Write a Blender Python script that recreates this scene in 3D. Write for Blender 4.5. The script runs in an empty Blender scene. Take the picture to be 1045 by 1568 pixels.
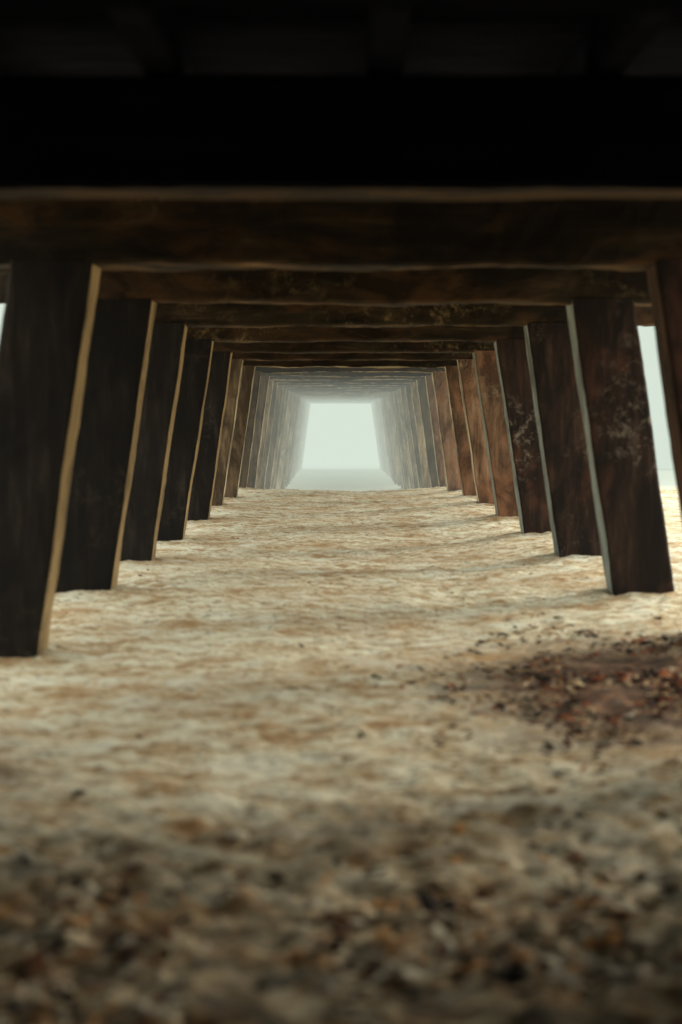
import bpy, bmesh, math, random
from mathutils import Vector, noise
random.seed(7)
S = bpy.context.scene
S.view_settings.view_transform = 'Standard'
CZ = 1.55
PX = 0.21           # pier centre line
SP = 3.0            # bent spacing
Y0 = 6.27           # first visible bent
ZC = 2.57           # underside of caps

# ---------------------------------------------------------------- helpers
def mat(name):
    m = bpy.data.materials.new(name); m.use_nodes = True
    nt = m.node_tree
    return m, nt, nt.nodes['Principled BSDF']
def coords(nt, scale=(1,1,1)):
    g = nt.nodes.new('ShaderNodeNewGeometry'); o = g.outputs['Position']
    mp = nt.nodes.new('ShaderNodeMapping'); mp.inputs['Scale'].default_value = scale
    nt.links.new(o, mp.inputs['Vector'])
    return mp.outputs[0]
def tex(nt, vec, scale, detail=6, rough=.6, dist=0.):
    n = nt.nodes.new('ShaderNodeTexNoise')
    n.inputs['Scale'].default_value = scale; n.inputs['Detail'].default_value = detail
    n.inputs['Roughness'].default_value = rough; n.inputs['Distortion'].default_value = dist
    nt.links.new(vec, n.inputs['Vector']); return n.outputs['Fac']
def ramp(nt, fac, stops):
    r = nt.nodes.new('ShaderNodeValToRGB')
    el = r.color_ramp.elements
    while len(el) < len(stops): el.new(.5)
    for e, (p, c) in zip(el, stops):
        e.position = p; e.color = (c[0], c[1], c[2], 1) if not isinstance(c, (int, float)) else (c, c, c, 1)
    nt.links.new(fac, r.inputs[0]); return r.outputs[0]
def mix(nt, f, a, b, bt='MIX'):
    m = nt.nodes.new('ShaderNodeMix'); m.data_type = 'RGBA'; m.blend_type = bt
    for sock, v in ((m.inputs[0], f), (m.inputs[6], a), (m.inputs[7], b)):
        if hasattr(v, 'is_linked'): nt.links.new(v, sock)
        elif isinstance(v, (int, float)): sock.default_value = v
        else: sock.default_value = (*v, 1)
    return m.outputs[2]
def mth(nt, op, a, b=0., c=0.):
    m = nt.nodes.new('ShaderNodeMath'); m.operation = op
    for s, v in zip(m.inputs, (a, b, c)):
        if hasattr(v, 'is_linked'): nt.links.new(v, s)
        else: s.default_value = v
    return m.outputs[0]
def mul(nt, a, b): return mth(nt, 'MULTIPLY', a, b)
def mrange(nt, v, a, b):
    m = nt.nodes.new('ShaderNodeMapRange'); m.inputs[1].default_value = a; m.inputs[2].default_value = b
    nt.links.new(v, m.inputs[0]); return m.outputs[0]
def bump(nt, p, h, strength, dist):
    b = nt.nodes.new('ShaderNodeBump'); b.inputs['Strength'].default_value = strength
    b.inputs['Distance'].default_value = dist
    nt.links.new(h, b.inputs['Height']); nt.links.new(b.outputs[0], p.inputs['Normal'])
def add_obj(name, verts, faces, m, parent=None, smooth=False):
    me = bpy.data.meshes.new(name); me.from_pydata(verts, [], faces); me.update()
    for q in (m if isinstance(m, list) else [m]):
        if q: me.materials.append(q)
    if smooth:
        me.polygons.foreach_set('use_smooth', [True]*len(me.polygons))
    o = bpy.data.objects.new(name, me); S.collection.objects.link(o)
    if parent: o.parent = parent
    return o

# ---------------------------------------------------------------- materials
def wood(name, c1, c2, c3, sc, pale_c=(.30,.24,.19), pale_amt=.8, rust=None, blot_c=(.010,.008,.007), spec=.2, vary=0, blot=(.44,.58), blot_f=.75):
    m, nt, p = mat(name)
    v = coords(nt, sc)
    v2 = coords(nt, (1,1,1))
    v3 = coords(nt, tuple(.45 if q < 1 else 1 for q in sc))
    grain = tex(nt, v, 6, 8, .65, .4)
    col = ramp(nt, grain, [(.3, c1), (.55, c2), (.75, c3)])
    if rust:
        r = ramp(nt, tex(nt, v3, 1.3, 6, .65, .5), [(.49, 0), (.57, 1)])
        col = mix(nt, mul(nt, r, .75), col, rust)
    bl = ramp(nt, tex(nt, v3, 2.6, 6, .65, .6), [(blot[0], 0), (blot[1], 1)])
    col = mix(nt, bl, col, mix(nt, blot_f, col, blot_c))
    if pale_amt:
        pale = ramp(nt, tex(nt, v2, 9, 8, .75, .3), [(.52, 0), (.70, 1)])
        pat = ramp(nt, tex(nt, v2, .6, 2, .5), [(.54, 0), (.66, 1)])
        col = mix(nt, mul(nt, mul(nt, pale, pat), pale_amt), col, pale_c)
    if vary:
        oi = nt.nodes.new('ShaderNodeObjectInfo')
        f = mth(nt, 'MULTIPLY_ADD', oi.outputs['Random'], -vary, 1)
        cb = nt.nodes.new('ShaderNodeCombineColor')
        for k in range(3): nt.links.new(f, cb.inputs[k])
        col = mix(nt, 1.0, col, cb.outputs[0], 'MULTIPLY')
    nt.links.new(col, p.inputs['Base Color'])
    p.inputs['Roughness'].default_value = .85
    p.inputs['Specular IOR Level'].default_value = spec
    bump(nt, p, grain, .6, .02)
    return m
SV = (1.6,1.6,.22); SH = (.22,1.6,1.6)
m_pileL = wood('dark_pile_timber', (.009,.008,.008), (.023,.018,.015), (.062,.047,.036), SV, (.20,.16,.12), .5, vary=.5)
m_pileR = wood('rusty_pile_timber', (.014,.009,.008), (.038,.022,.016), (.095,.056,.039), SV, (.34,.27,.21), .75, rust=(.11,.045,.027), vary=.35)
m_farL = wood('lit_pile_timber', (.06,.042,.026), (.17,.115,.07), (.33,.24,.15), SV, (.5,.42,.3), .5, blot_c=(.035,.026,.017), vary=.6)  # lighter than the near piles: daylight painted into the timber
m_farR = wood('lit_rusty_pile_timber', (.08,.045,.028), (.26,.15,.09), (.44,.30,.19), SV, (.5,.42,.3), .5, rust=(.32,.15,.08), blot_c=(.05,.026,.016), vary=.6)  # rusty timber, with the light on far piles put into its colour
m_dist = wood('distant_lit_pile_timber', (.17,.12,.07), (.40,.30,.19), (.64,.50,.34), SV, (.6,.5,.36), .5, blot_c=(.10,.075,.05), vary=.75)  # palest copy: glow towards the open end painted into the timber
m_edgeL = wood('lit_edge_warm', (.24,.16,.075), (.44,.31,.155), (.62,.47,.27), SV, (.7,.6,.4), .5, blot_c=(.08,.055,.03), blot=(.48,.62), blot_f=.7)  # left inward faces: warm side light painted into the wood
m_edgeR = wood('lit_edge_grey', (.16,.185,.175), (.32,.35,.325), (.50,.53,.48), SV, (.6,.6,.54), .5, blot_c=(.07,.065,.06), blot=(.48,.62), blot_f=.7)  # right inward faces: cooler side light painted into the wood
m_edgeF = wood('lit_edge_far', (.60,.50,.34), (.80,.70,.52), (.88,.82,.68), SV, (.8,.7,.5), .5)  # far inward faces, painted near white as if brightly lit
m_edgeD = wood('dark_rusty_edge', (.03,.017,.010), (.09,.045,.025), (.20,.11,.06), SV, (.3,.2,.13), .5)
m_cap = wood('dark_cap_timber', (.010,.008,.006), (.034,.023,.012), (.095,.060,.030), SH, (.28,.20,.09), .8, rust=(.085,.043,.018), vary=.3, blot_c=(.007,.005,.004))
m_capb = wood('lit_cap_soffit', (.03,.017,.007), (.11,.060,.023), (.28,.165,.065), SH, (.45,.32,.15), .6, blot=(.42,.54), blot_f=.93)  # undersides lightened: bounce from the sand painted in
m_capn = wood('dim_lit_cap_soffit', (.02,.010,.003), (.085,.043,.013), (.17,.09,.03), SH, (.3,.18,.07), .4, blot=(.46,.60), blot_f=.9)  # weaker painted bounce light, for the first visible cap
m_capf = wood('far_lit_cap_soffit', (.20,.15,.08), (.42,.33,.20), (.62,.52,.35), SH, (.6,.5,.3), .6, blot=(.46,.6), blot_f=.6)  # stronger painted light, for distant undersides
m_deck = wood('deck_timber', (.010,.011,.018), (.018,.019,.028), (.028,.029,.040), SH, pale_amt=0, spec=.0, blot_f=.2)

HX, HY = 1.85, 8.2      # weed heap centre
def sand_mat():
    m, nt, p = mat('beach_sand')
    vs = coords(nt, (.6,1.15,1))
    big = tex(nt, vs, .75, 5, .6, .3)
    med = tex(nt, vs, 2.6, 8, .75, .1)
    mid = tex(nt, vs, 8, 6, .75, .1)
    fine = tex(nt, vs, 22, 5, .7)
    col = ramp(nt, mid, [(.33, (.23,.14,.07)), (.44, (.54,.42,.25)), (.52, (.73,.66,.47)), (.66, (.86,.84,.67))])
    tan = ramp(nt, big, [(.47, 0), (.61, 1)])
    col = mix(nt, mul(nt, tan, .7), col, mix(nt, .55, col, (.42,.24,.10)))
    br = ramp(nt, med, [(.52, 0), (.60, 1)])
    col = mix(nt, mul(nt, br, .68), col, (.40,.22,.085))
    wh = ramp(nt, med, [(.38, 1), (.49, 0)])
    col = mix(nt, mul(nt, wh, .6), col, (.80,.80,.67))
    spk = ramp(nt, fine, [(.36, 1), (.44, 0)])
    col = mix(nt, mul(nt, spk, .8), col, (.13,.07,.035))
    g = nt.nodes.new('ShaderNodeNewGeometry'); s = nt.nodes.new('ShaderNodeSeparateXYZ')
    nt.links.new(g.outputs['Position'], s.inputs[0])
    # sand darkened near the camera: foreground shade painted in, with earthy lumps
    lump = tex(nt, coords(nt, (.6,1.0,1)), 9, 3, .55, .2)
    m2 = mrange(nt, mth(nt, 'MULTIPLY_ADD', med, 5.0, s.outputs['Y']), 8.5, 5.2)
    shadec = ramp(nt, lump, [(.40, (.014,.012,.012)), (.48, (.08,.044,.022)), (.55, (.38,.23,.10)), (.63, (.74,.63,.42))])
    col = mix(nt, mul(nt, m2, .95), col, shadec)
    def stain(col, hx, hy, kx, ky, r1, r0):
        dx = mul(nt, mth(nt, 'SUBTRACT', s.outputs['X'], hx), kx); dy = mul(nt, mth(nt, 'SUBTRACT', s.outputs['Y'], hy), ky)
        dd = mth(nt, 'SQRT', mth(nt, 'ADD', mul(nt, dx, dx), mul(nt, dy, dy)))
        st = mrange(nt, mth(nt, 'MULTIPLY_ADD', med, 2.4, dd), r1, r0)
        return mix(nt, mul(nt, st, .92), col, ramp(nt, mid, [(.42, (.018,.011,.009)), (.54, (.10,.034,.015)), (.66, (.36,.18,.08))]))
    col = stain(col, HX, HY, .9, .60, 2.45, 1.8)
    col = stain(col, -1.95, 6.2, 1.3, .8, 2.0, 1.4)  # left patch: weed stain with shadow painted in
    # wet lower beach
    col = mix(nt, mrange(nt, s.outputs['Z'], -.15, -1.0), col, (.50,.53,.46))
    nt.links.new(col, p.inputs['Base Color'])
    p.inputs['Roughness'].default_value = .9
    p.inputs['Specular IOR Level'].default_value = .2
    bump(nt, p, mth(nt, 'ADD', mid, fine), .8, .035)
    return m
m_sand = sand_mat()

# ---------------------------------------------------------------- ground
def ss(a, b, x):
    t = max(0, min(1, (x-a)/(b-a))); return t*t*(3-2*t)
def gz(x, y):
    z = .05*ss(20, 26, y)
    z -= 1.36*ss(28, 52, y)
    z -= 3*ss(86, 115, y)
    if y < 60:
        z += .10*(noise.noise(Vector((x*.35, y*.3, 1.3))))*ss(2, 6, y)
        z += .03*max(0, min(1.5, x-1))
    return z
def gz_full(x, y):
    z = gz(x, y)
    if y < 60:
        near = 1-ss(4.5, 7, y)
        z += .028*noise.fractal(Vector((x*1.6, y*1.9, 4)), .8, 2.1, 3)
        z += (.018+.035*near)*noise.noise(Vector((x*6.5, y*7.5, 9)))
        z += (.018+.016*near)*noise.noise(Vector((x*14, y*17, 2)))
        if y > 5:   # sand heaped at / scoured around the pile feet
            yb = Y0+.17+SP*round((y-Y0-.17)/SP)
            for sx in (-2.42, 2.42):
                ddx = x-PX-sx
                if abs(ddx) < 1:
                    r2 = ddx*ddx+(y-yb)**2
                    z += .07*math.exp(-r2/.16)-.05*math.exp(-((ddx)**2+(y-yb+.35)**2)/.05)
    return z
ys = [-60, -30, -15, -8, -5, -3, -1, 0, 1]
y = 1.8
while y < 60: ys.append(y); y += max(.022, .0056*y)
while y < 4000: ys.append(y); y *= 1.15
ys.append(4000)
xs = []
x = 0
while x < 4: xs.append(x); x += .036
while x < 3000: xs.append(x); x = x*1.12
xs.append(3000)
xs = [-a for a in reversed(xs[1:])] + xs
V = [(a, b, gz_full(a, b) if abs(a) < 25 else gz(max(-25, min(25, a)), b)) for b in ys for a in xs]
nx = len(xs)
F = [(j*nx+i, j*nx+i+1, (j+1)*nx+i+1, (j+1)*nx+i) for j in range(len(ys)-1) for i in range(nx-1)]
add_obj('sand_beach', V, F, m_sand, smooth=True)

# ---------------------------------------------------------------- sea
m, nt, p = mat('sea_water')
p.inputs['Base Color'].default_value = (.35,.43,.40,1); p.inputs['Roughness'].default_value = .18
bump(nt, p, tex(nt, coords(nt, (.25,1,1)), 1.2, 5), .25, .12)
V = []; F = []
wx = [-3000,-300,-60,-20,-10,0,10,20,60,300,3000]; wy = [84,88,95,110,150,300,900,4000]
for b in wy:
    for a in wx: V.append((a, b, -1.38))
for j in range(len(wy)-1):
    for i in range(len(wx)-1):
        k = j*len(wx)+i; F.append((k, k+1, k+1+len(wx), k+len(wx)))
add_obj('sea', V, F, m)

# ---------------------------------------------------------------- pier
pier = bpy.data.objects.new('wooden_pier', None); S.collection.objects.link(pier)
def timber(name, p0, p1, wa, wb, axis_u, axis_v, mats, seg=26, amp=.012, seed=0, side=None):
    """rough-sawn chamfered timber from p0 to p1; `side` = index of the face with its own edge colour"""
    p0, p1, u, v = Vector(p0), Vector(p1), Vector(axis_u), Vector(axis_v)
    c = .022
    prof = []; sid = []
    hx, hy = wa/2, wb/2
    n = 4
    corners = [(-hx, -hy), (hx, -hy), (hx, hy), (-hx, hy)]
    for k in range(4):
        a = Vector(corners[k]); b = Vector(corners[(k+1) % 4]); d = (b-a).normalized()
        a2, b2 = a+d*c, b-d*c
        for t in range(n+1): prof.append(a2.lerp(b2, t/n)); sid.append(k if t < n else -1)
    P = len(prof); V = []; F = []; MI = []
    for s in range(seg+1):
        t = s/seg; base = p0.lerp(p1, t)
        for q in prof:
            pt = base+u*q.x+v*q.y
            nv = noise.noise_vector(Vector((pt.x*1.6+seed, pt.y*2.2, pt.z*1.6)))*amp*1.5 \
               + noise.noise_vector(Vector((pt.x*9+seed, pt.y*9, pt.z*9)))*amp*.6
            V.append(tuple(pt+nv))
    for s in range(seg):
        for k in range(P):
            a = s*P+k; b = s*P+(k+1) % P
            F.append((a, b, b+P, a+P)); MI.append(1 if (side is not None and sid[k] == side) else 0)
    F.append(tuple(reversed(range(P)))); F.append(tuple(seg*P+k for k in range(P))); MI += [0, 0]
    o = add_obj(name, V, F, mats, pier)
    o.data.polygons.foreach_set('material_index', MI)
    return o
PW, PT = .53, .35
nb = 28
for i in range(-3, nb):
    yb = Y0+SP*i
    yc = yb+PT/2
    for sd, nm in ((-1, 'port'), (1, 'starboard')):
        j = random.uniform(-.03, .03) + (.04 if (i == 1 and sd > 0) else 0)
        zb = -.5 if yb < 27 else -2.2
        slope = .345/2.57
        wt = 1.83+PW/2+j
        wbm = wt+slope*(ZC-zb)+random.uniform(-.02, .05)
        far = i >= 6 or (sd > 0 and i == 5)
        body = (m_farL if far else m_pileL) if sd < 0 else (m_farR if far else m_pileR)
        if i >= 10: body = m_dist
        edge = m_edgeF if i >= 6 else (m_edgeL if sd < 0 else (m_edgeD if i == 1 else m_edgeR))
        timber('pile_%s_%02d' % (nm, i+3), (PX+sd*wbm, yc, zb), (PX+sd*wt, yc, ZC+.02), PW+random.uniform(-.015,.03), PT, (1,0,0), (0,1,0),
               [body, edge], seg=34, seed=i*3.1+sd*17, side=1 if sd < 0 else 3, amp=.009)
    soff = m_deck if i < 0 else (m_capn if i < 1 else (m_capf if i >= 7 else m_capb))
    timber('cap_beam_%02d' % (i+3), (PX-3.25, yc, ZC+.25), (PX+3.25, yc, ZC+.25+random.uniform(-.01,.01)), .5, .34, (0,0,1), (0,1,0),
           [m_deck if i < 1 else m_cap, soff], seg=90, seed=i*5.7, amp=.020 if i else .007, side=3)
zs = ZC+.52
for k, xx in enumerate((-3.0,-2.0,-1.0,0,1.0,2.0,3.0)):
    timber('stringer_%d' % k, (PX+xx, -4, zs+.13), (PX+xx, Y0+SP*(nb-1)+.6, zs+.13), .16, .26, (1,0,0), (0,0,1), [m_deck], seg=80, seed=k)
V = []; F = []
yy = -4.2
while yy < Y0+SP*(nb-1)+.7:
    z0, z1 = zs+.265, zs+.32+random.uniform(0, .006)
    b = len(V); x0, x1 = PX-3.4+random.uniform(-.03,.03), PX+3.4+random.uniform(-.03,.03); y1 = yy+.196
    V += [(x0,yy,z0),(x1,yy,z0),(x1,y1,z0),(x0,y1,z0),(x0,yy,z1),(x1,yy,z1),(x1,y1,z1),(x0,y1,z1)]
    F += [(b,b+3,b+2,b+1),(b+4,b+5,b+6,b+7),(b,b+1,b+5,b+4),(b+1,b+2,b+6,b+5),(b+2,b+3,b+7,b+6),(b+3,b,b+4,b+7)]
    yy += .2
add_obj('deck_planks', V, F, m_deck, pier)

# unseen board walls, added to keep side light off the foreground
blockers = bpy.data.objects.new('unseen_light_blockers', None); S.collection.objects.link(blockers)
def plank_wall(name, a, b, h0, h1, th=.07):
    a, b = Vector(a), Vector(b); d = (b-a).normalized(); nrm = Vector((-d.y, d.x, 0)); V = []; F = []
    z = h0
    while z < h1:
        k = len(V); off = random.uniform(0, .012)
        zz = z+.235
        for zc in (z, zz):
            for q in (a+nrm*off, b+nrm*off, b+nrm*(th+off), a+nrm*(th+off)): V.append((q.x, q.y, zc))
        F += [(k,k+3,k+2,k+1),(k+4,k+5,k+6,k+7),(k,k+1,k+5,k+4),(k+1,k+2,k+6,k+5),(k+2,k+3,k+7,k+6),(k+3,k,k+4,k+7)]
        z += .24
    add_obj(name, V, F, m_deck, blockers)
plank_wall('left_boards', (PX-3.35, -4.2, 0), (PX-3.35, 5.6, 0), -.3, 3.2)
plank_wall('right_boards', (PX+3.42, -4.2, 0), (PX+3.42, 5.6, 0), -.3, 3.2)
plank_wall('end_boards', (PX-3.3, -4.4, 0), (PX+3.3, -4.4, 0), -.3, 3.2)

# ---------------------------------------------------------------- seaweed / leaf / shell litter
def litter(name, cols, n, sampler, smin, smax, seed, emin=.35, emax=.9, clump=0):
    random.seed(seed)
    V = []; F = []; MI = []
    for _ in range(n):
        x, y = sampler()
        if y < 2: continue
        if clump and noise.noise(Vector((x*2.2, y*1.5, seed))) < random.uniform(-.35, .35)*clump: continue
        s = random.uniform(smin, smax)*random.uniform(.4, 1); e = random.uniform(emin, emax)
        z = gz_full(x, y)+.002+s*.1
        a = random.gauss(0, .8); tx, ty = random.uniform(-.4,.4), random.uniform(-.4,.4)
        k = len(V); M = 7
        mi = random.randrange(len(cols))
        for q in range(M):
            r = s*random.uniform(.6, 1.15); t = q/M*6.283
            lx, ly = math.cos(t)*r, math.sin(t)*r*e
            wx, wy = lx*math.cos(a)-ly*math.sin(a), lx*math.sin(a)+ly*math.cos(a)
            V.append((x+wx, y+wy, z+wx*tx+wy*ty+random.uniform(-.1,.1)*s))
        V.append((x, y, z+s*random.uniform(.1,.4)))
        for q in range(M):
            F.append((k+q, k+(q+1) % M, k+M)); MI.append(mi)
    o = add_obj(name, V, F, None)
    for nm, c in cols:
        m, nt, p = mat(nm)
        cc = ramp(nt, tex(nt, coords(nt), 25, 4), [(.3, [v*.6 for v in c]), (.7, [min(1, v*1.3) for v in c])])
        nt.links.new(cc, p.inputs['Base Color']); p.inputs['Roughness'].default_value = .8
        p.inputs['Specular IOR Level'].default_value = .15
        o.data.materials.append(m)
    o.data.polygons.foreach_set('material_index', MI)
dark = [('wet_weed', (.02,.011,.009)), ('black_weed', (.012,.009,.009)), ('rust_weed', (.28,.075,.022)), ('brown_weed', (.10,.038,.02)), ('pale_weed', (.50,.36,.20))]
lite = [('shell_chip', (.75,.68,.52)), ('ochre_leaf', (.55,.28,.10)), ('dark_leaf', (.02,.013,.010)), ('brown_leaf', (.16,.07,.03)), ('sandy_clod', (.66,.55,.37))]
def s_heap():
    return HX+random.gauss(0,.62), HY+random.gauss(0,1.0)
def s_heap2():
    return -1.95+random.gauss(0,.25), 6.2+random.gauss(0,.5)
def s_near():
    y = 2.8+abs(random.gauss(0,1.1)); return random.uniform(-1.7,1.8), y
def s_all():
    y = random.uniform(4, 24)**1.0; return random.uniform(-2.4, 2.7), y
litter('seaweed_heap', dark, 7500, s_heap, .010, .06, 1, .12, .5, .9)
litter('seaweed_heap', dark, 400, s_heap2, .010, .045, 2, .12, .5, 1)
litter('leaf_litter', lite, 6500, s_near, .016, .065, 3, .25, .8, .5)
litter('shell_fragments', [lite[0], lite[1], lite[3], lite[4]], 3800, s_all, .008, .032, 4, .2, .7, .6)

# ---------------------------------------------------------------- fog bank (its own emission stands in for scattered daylight)
def fog(name, DN, box, colr=(.67,.79,.69,1)):
    fm = bpy.data.materials.new(name); fm.use_nodes = True; nt = fm.node_tree
    nt.nodes.clear(); out = nt.nodes.new('ShaderNodeOutputMaterial')
    va = nt.nodes.new('ShaderNodeVolumeAbsorption'); va.inputs['Color'].default_value = (0,0,0,1); va.inputs['Density'].default_value = DN
    em = nt.nodes.new('ShaderNodeEmission'); em.inputs['Color'].default_value = colr; em.inputs['Strength'].default_value = DN*1.0
    ad = nt.nodes.new('ShaderNodeAddShader'); nt.links.new(va.outputs[0], ad.inputs[0]); nt.links.new(em.outputs[0], ad.inputs[1])
    nt.links.new(ad.outputs[0], out.inputs['Volume'])
    x0,x1,y0,y1,z0,z1 = box
    V = [(x0,y0,z0),(x1,y0,z0),(x1,y1,z0),(x0,y1,z0),(x0,y0,z1),(x1,y0,z1),(x1,y1,z1),(x0,y1,z1)]
    F = [(0,3,2,1),(4,5,6,7),(0,1,5,4),(1,2,6,5),(2,3,7,6),(3,0,4,7)]
    add_obj('sea_fog', V, F, fm)
fog('thin_fog', .013, (-150,150,28,62,-6,14), (.71,.77,.65,1))
fog('dense_fog', .036, (-150,150,62.02,420,-6,14))

# ---------------------------------------------------------------- light
W = bpy.data.worlds.new('World'); S.world = W; W.use_nodes = True; nt = W.node_tree; nt.nodes.clear()
SE, SR = math.radians(30), math.radians(65)
out = nt.nodes.new('ShaderNodeOutputWorld')
sky = nt.nodes.new('ShaderNodeTexSky'); sky.sky_type = 'NISHITA'; sky.sun_disc = False
sky.sun_elevation = SE; sky.sun_rotation = SR; sky.dust_density = 5
b1 = nt.nodes.new('ShaderNodeBackground'); b1.inputs['Strength'].default_value = .05
nt.links.new(sky.outputs[0], b1.inputs[0])
tc = nt.nodes.new('ShaderNodeTexCoord'); sp = nt.nodes.new('ShaderNodeSeparateXYZ'); nt.links.new(tc.outputs['Generated'], sp.inputs[0])
oc = ramp(nt, sp.outputs['Z'], [(0, (.19,.22,.19)), (.10, (.27,.30,.25)), (.35, (.79,.81,.72)), (1, (.98,.98,.89))])
b2 = nt.nodes.new('ShaderNodeBackground'); b2.inputs['Strength'].default_value = 3.1
nt.links.new(oc, b2.inputs[0])
ad = nt.nodes.new('ShaderNodeAddShader'); nt.links.new(b1.outputs[0], ad.inputs[0]); nt.links.new(b2.outputs[0], ad.inputs[1])
nt.links.new(ad.outputs[0], out.inputs[0])
L = bpy.data.lights.new('sun', 'SUN'); L.energy = 1.6; L.angle = math.radians(16); L.color = (1,.93,.79)
lo = bpy.data.objects.new('sun', L); S.collection.objects.link(lo)
d = Vector((math.sin(SR)*math.cos(SE), math.cos(SR)*math.cos(SE), math.sin(SE)))
lo.rotation_euler = d.to_track_quat('Z', 'Y').to_euler()

# ---------------------------------------------------------------- camera
c = bpy.data.cameras.new('camera'); co = bpy.data.objects.new('camera', c); S.collection.objects.link(co)
co.location = (0, 0, CZ); co.rotation_euler = (math.radians(90), 0, 0)
c.sensor_fit = 'VERTICAL'; c.sensor_height = 36; c.sensor_width = 24; c.lens = 50
c.shift_x = .0035; c.shift_y = -.09; c.clip_end = 6000; c.clip_start = .05
c.dof.use_dof = True; c.dof.focus_distance = 25; c.dof.aperture_fstop = 1.0
S.camera = co
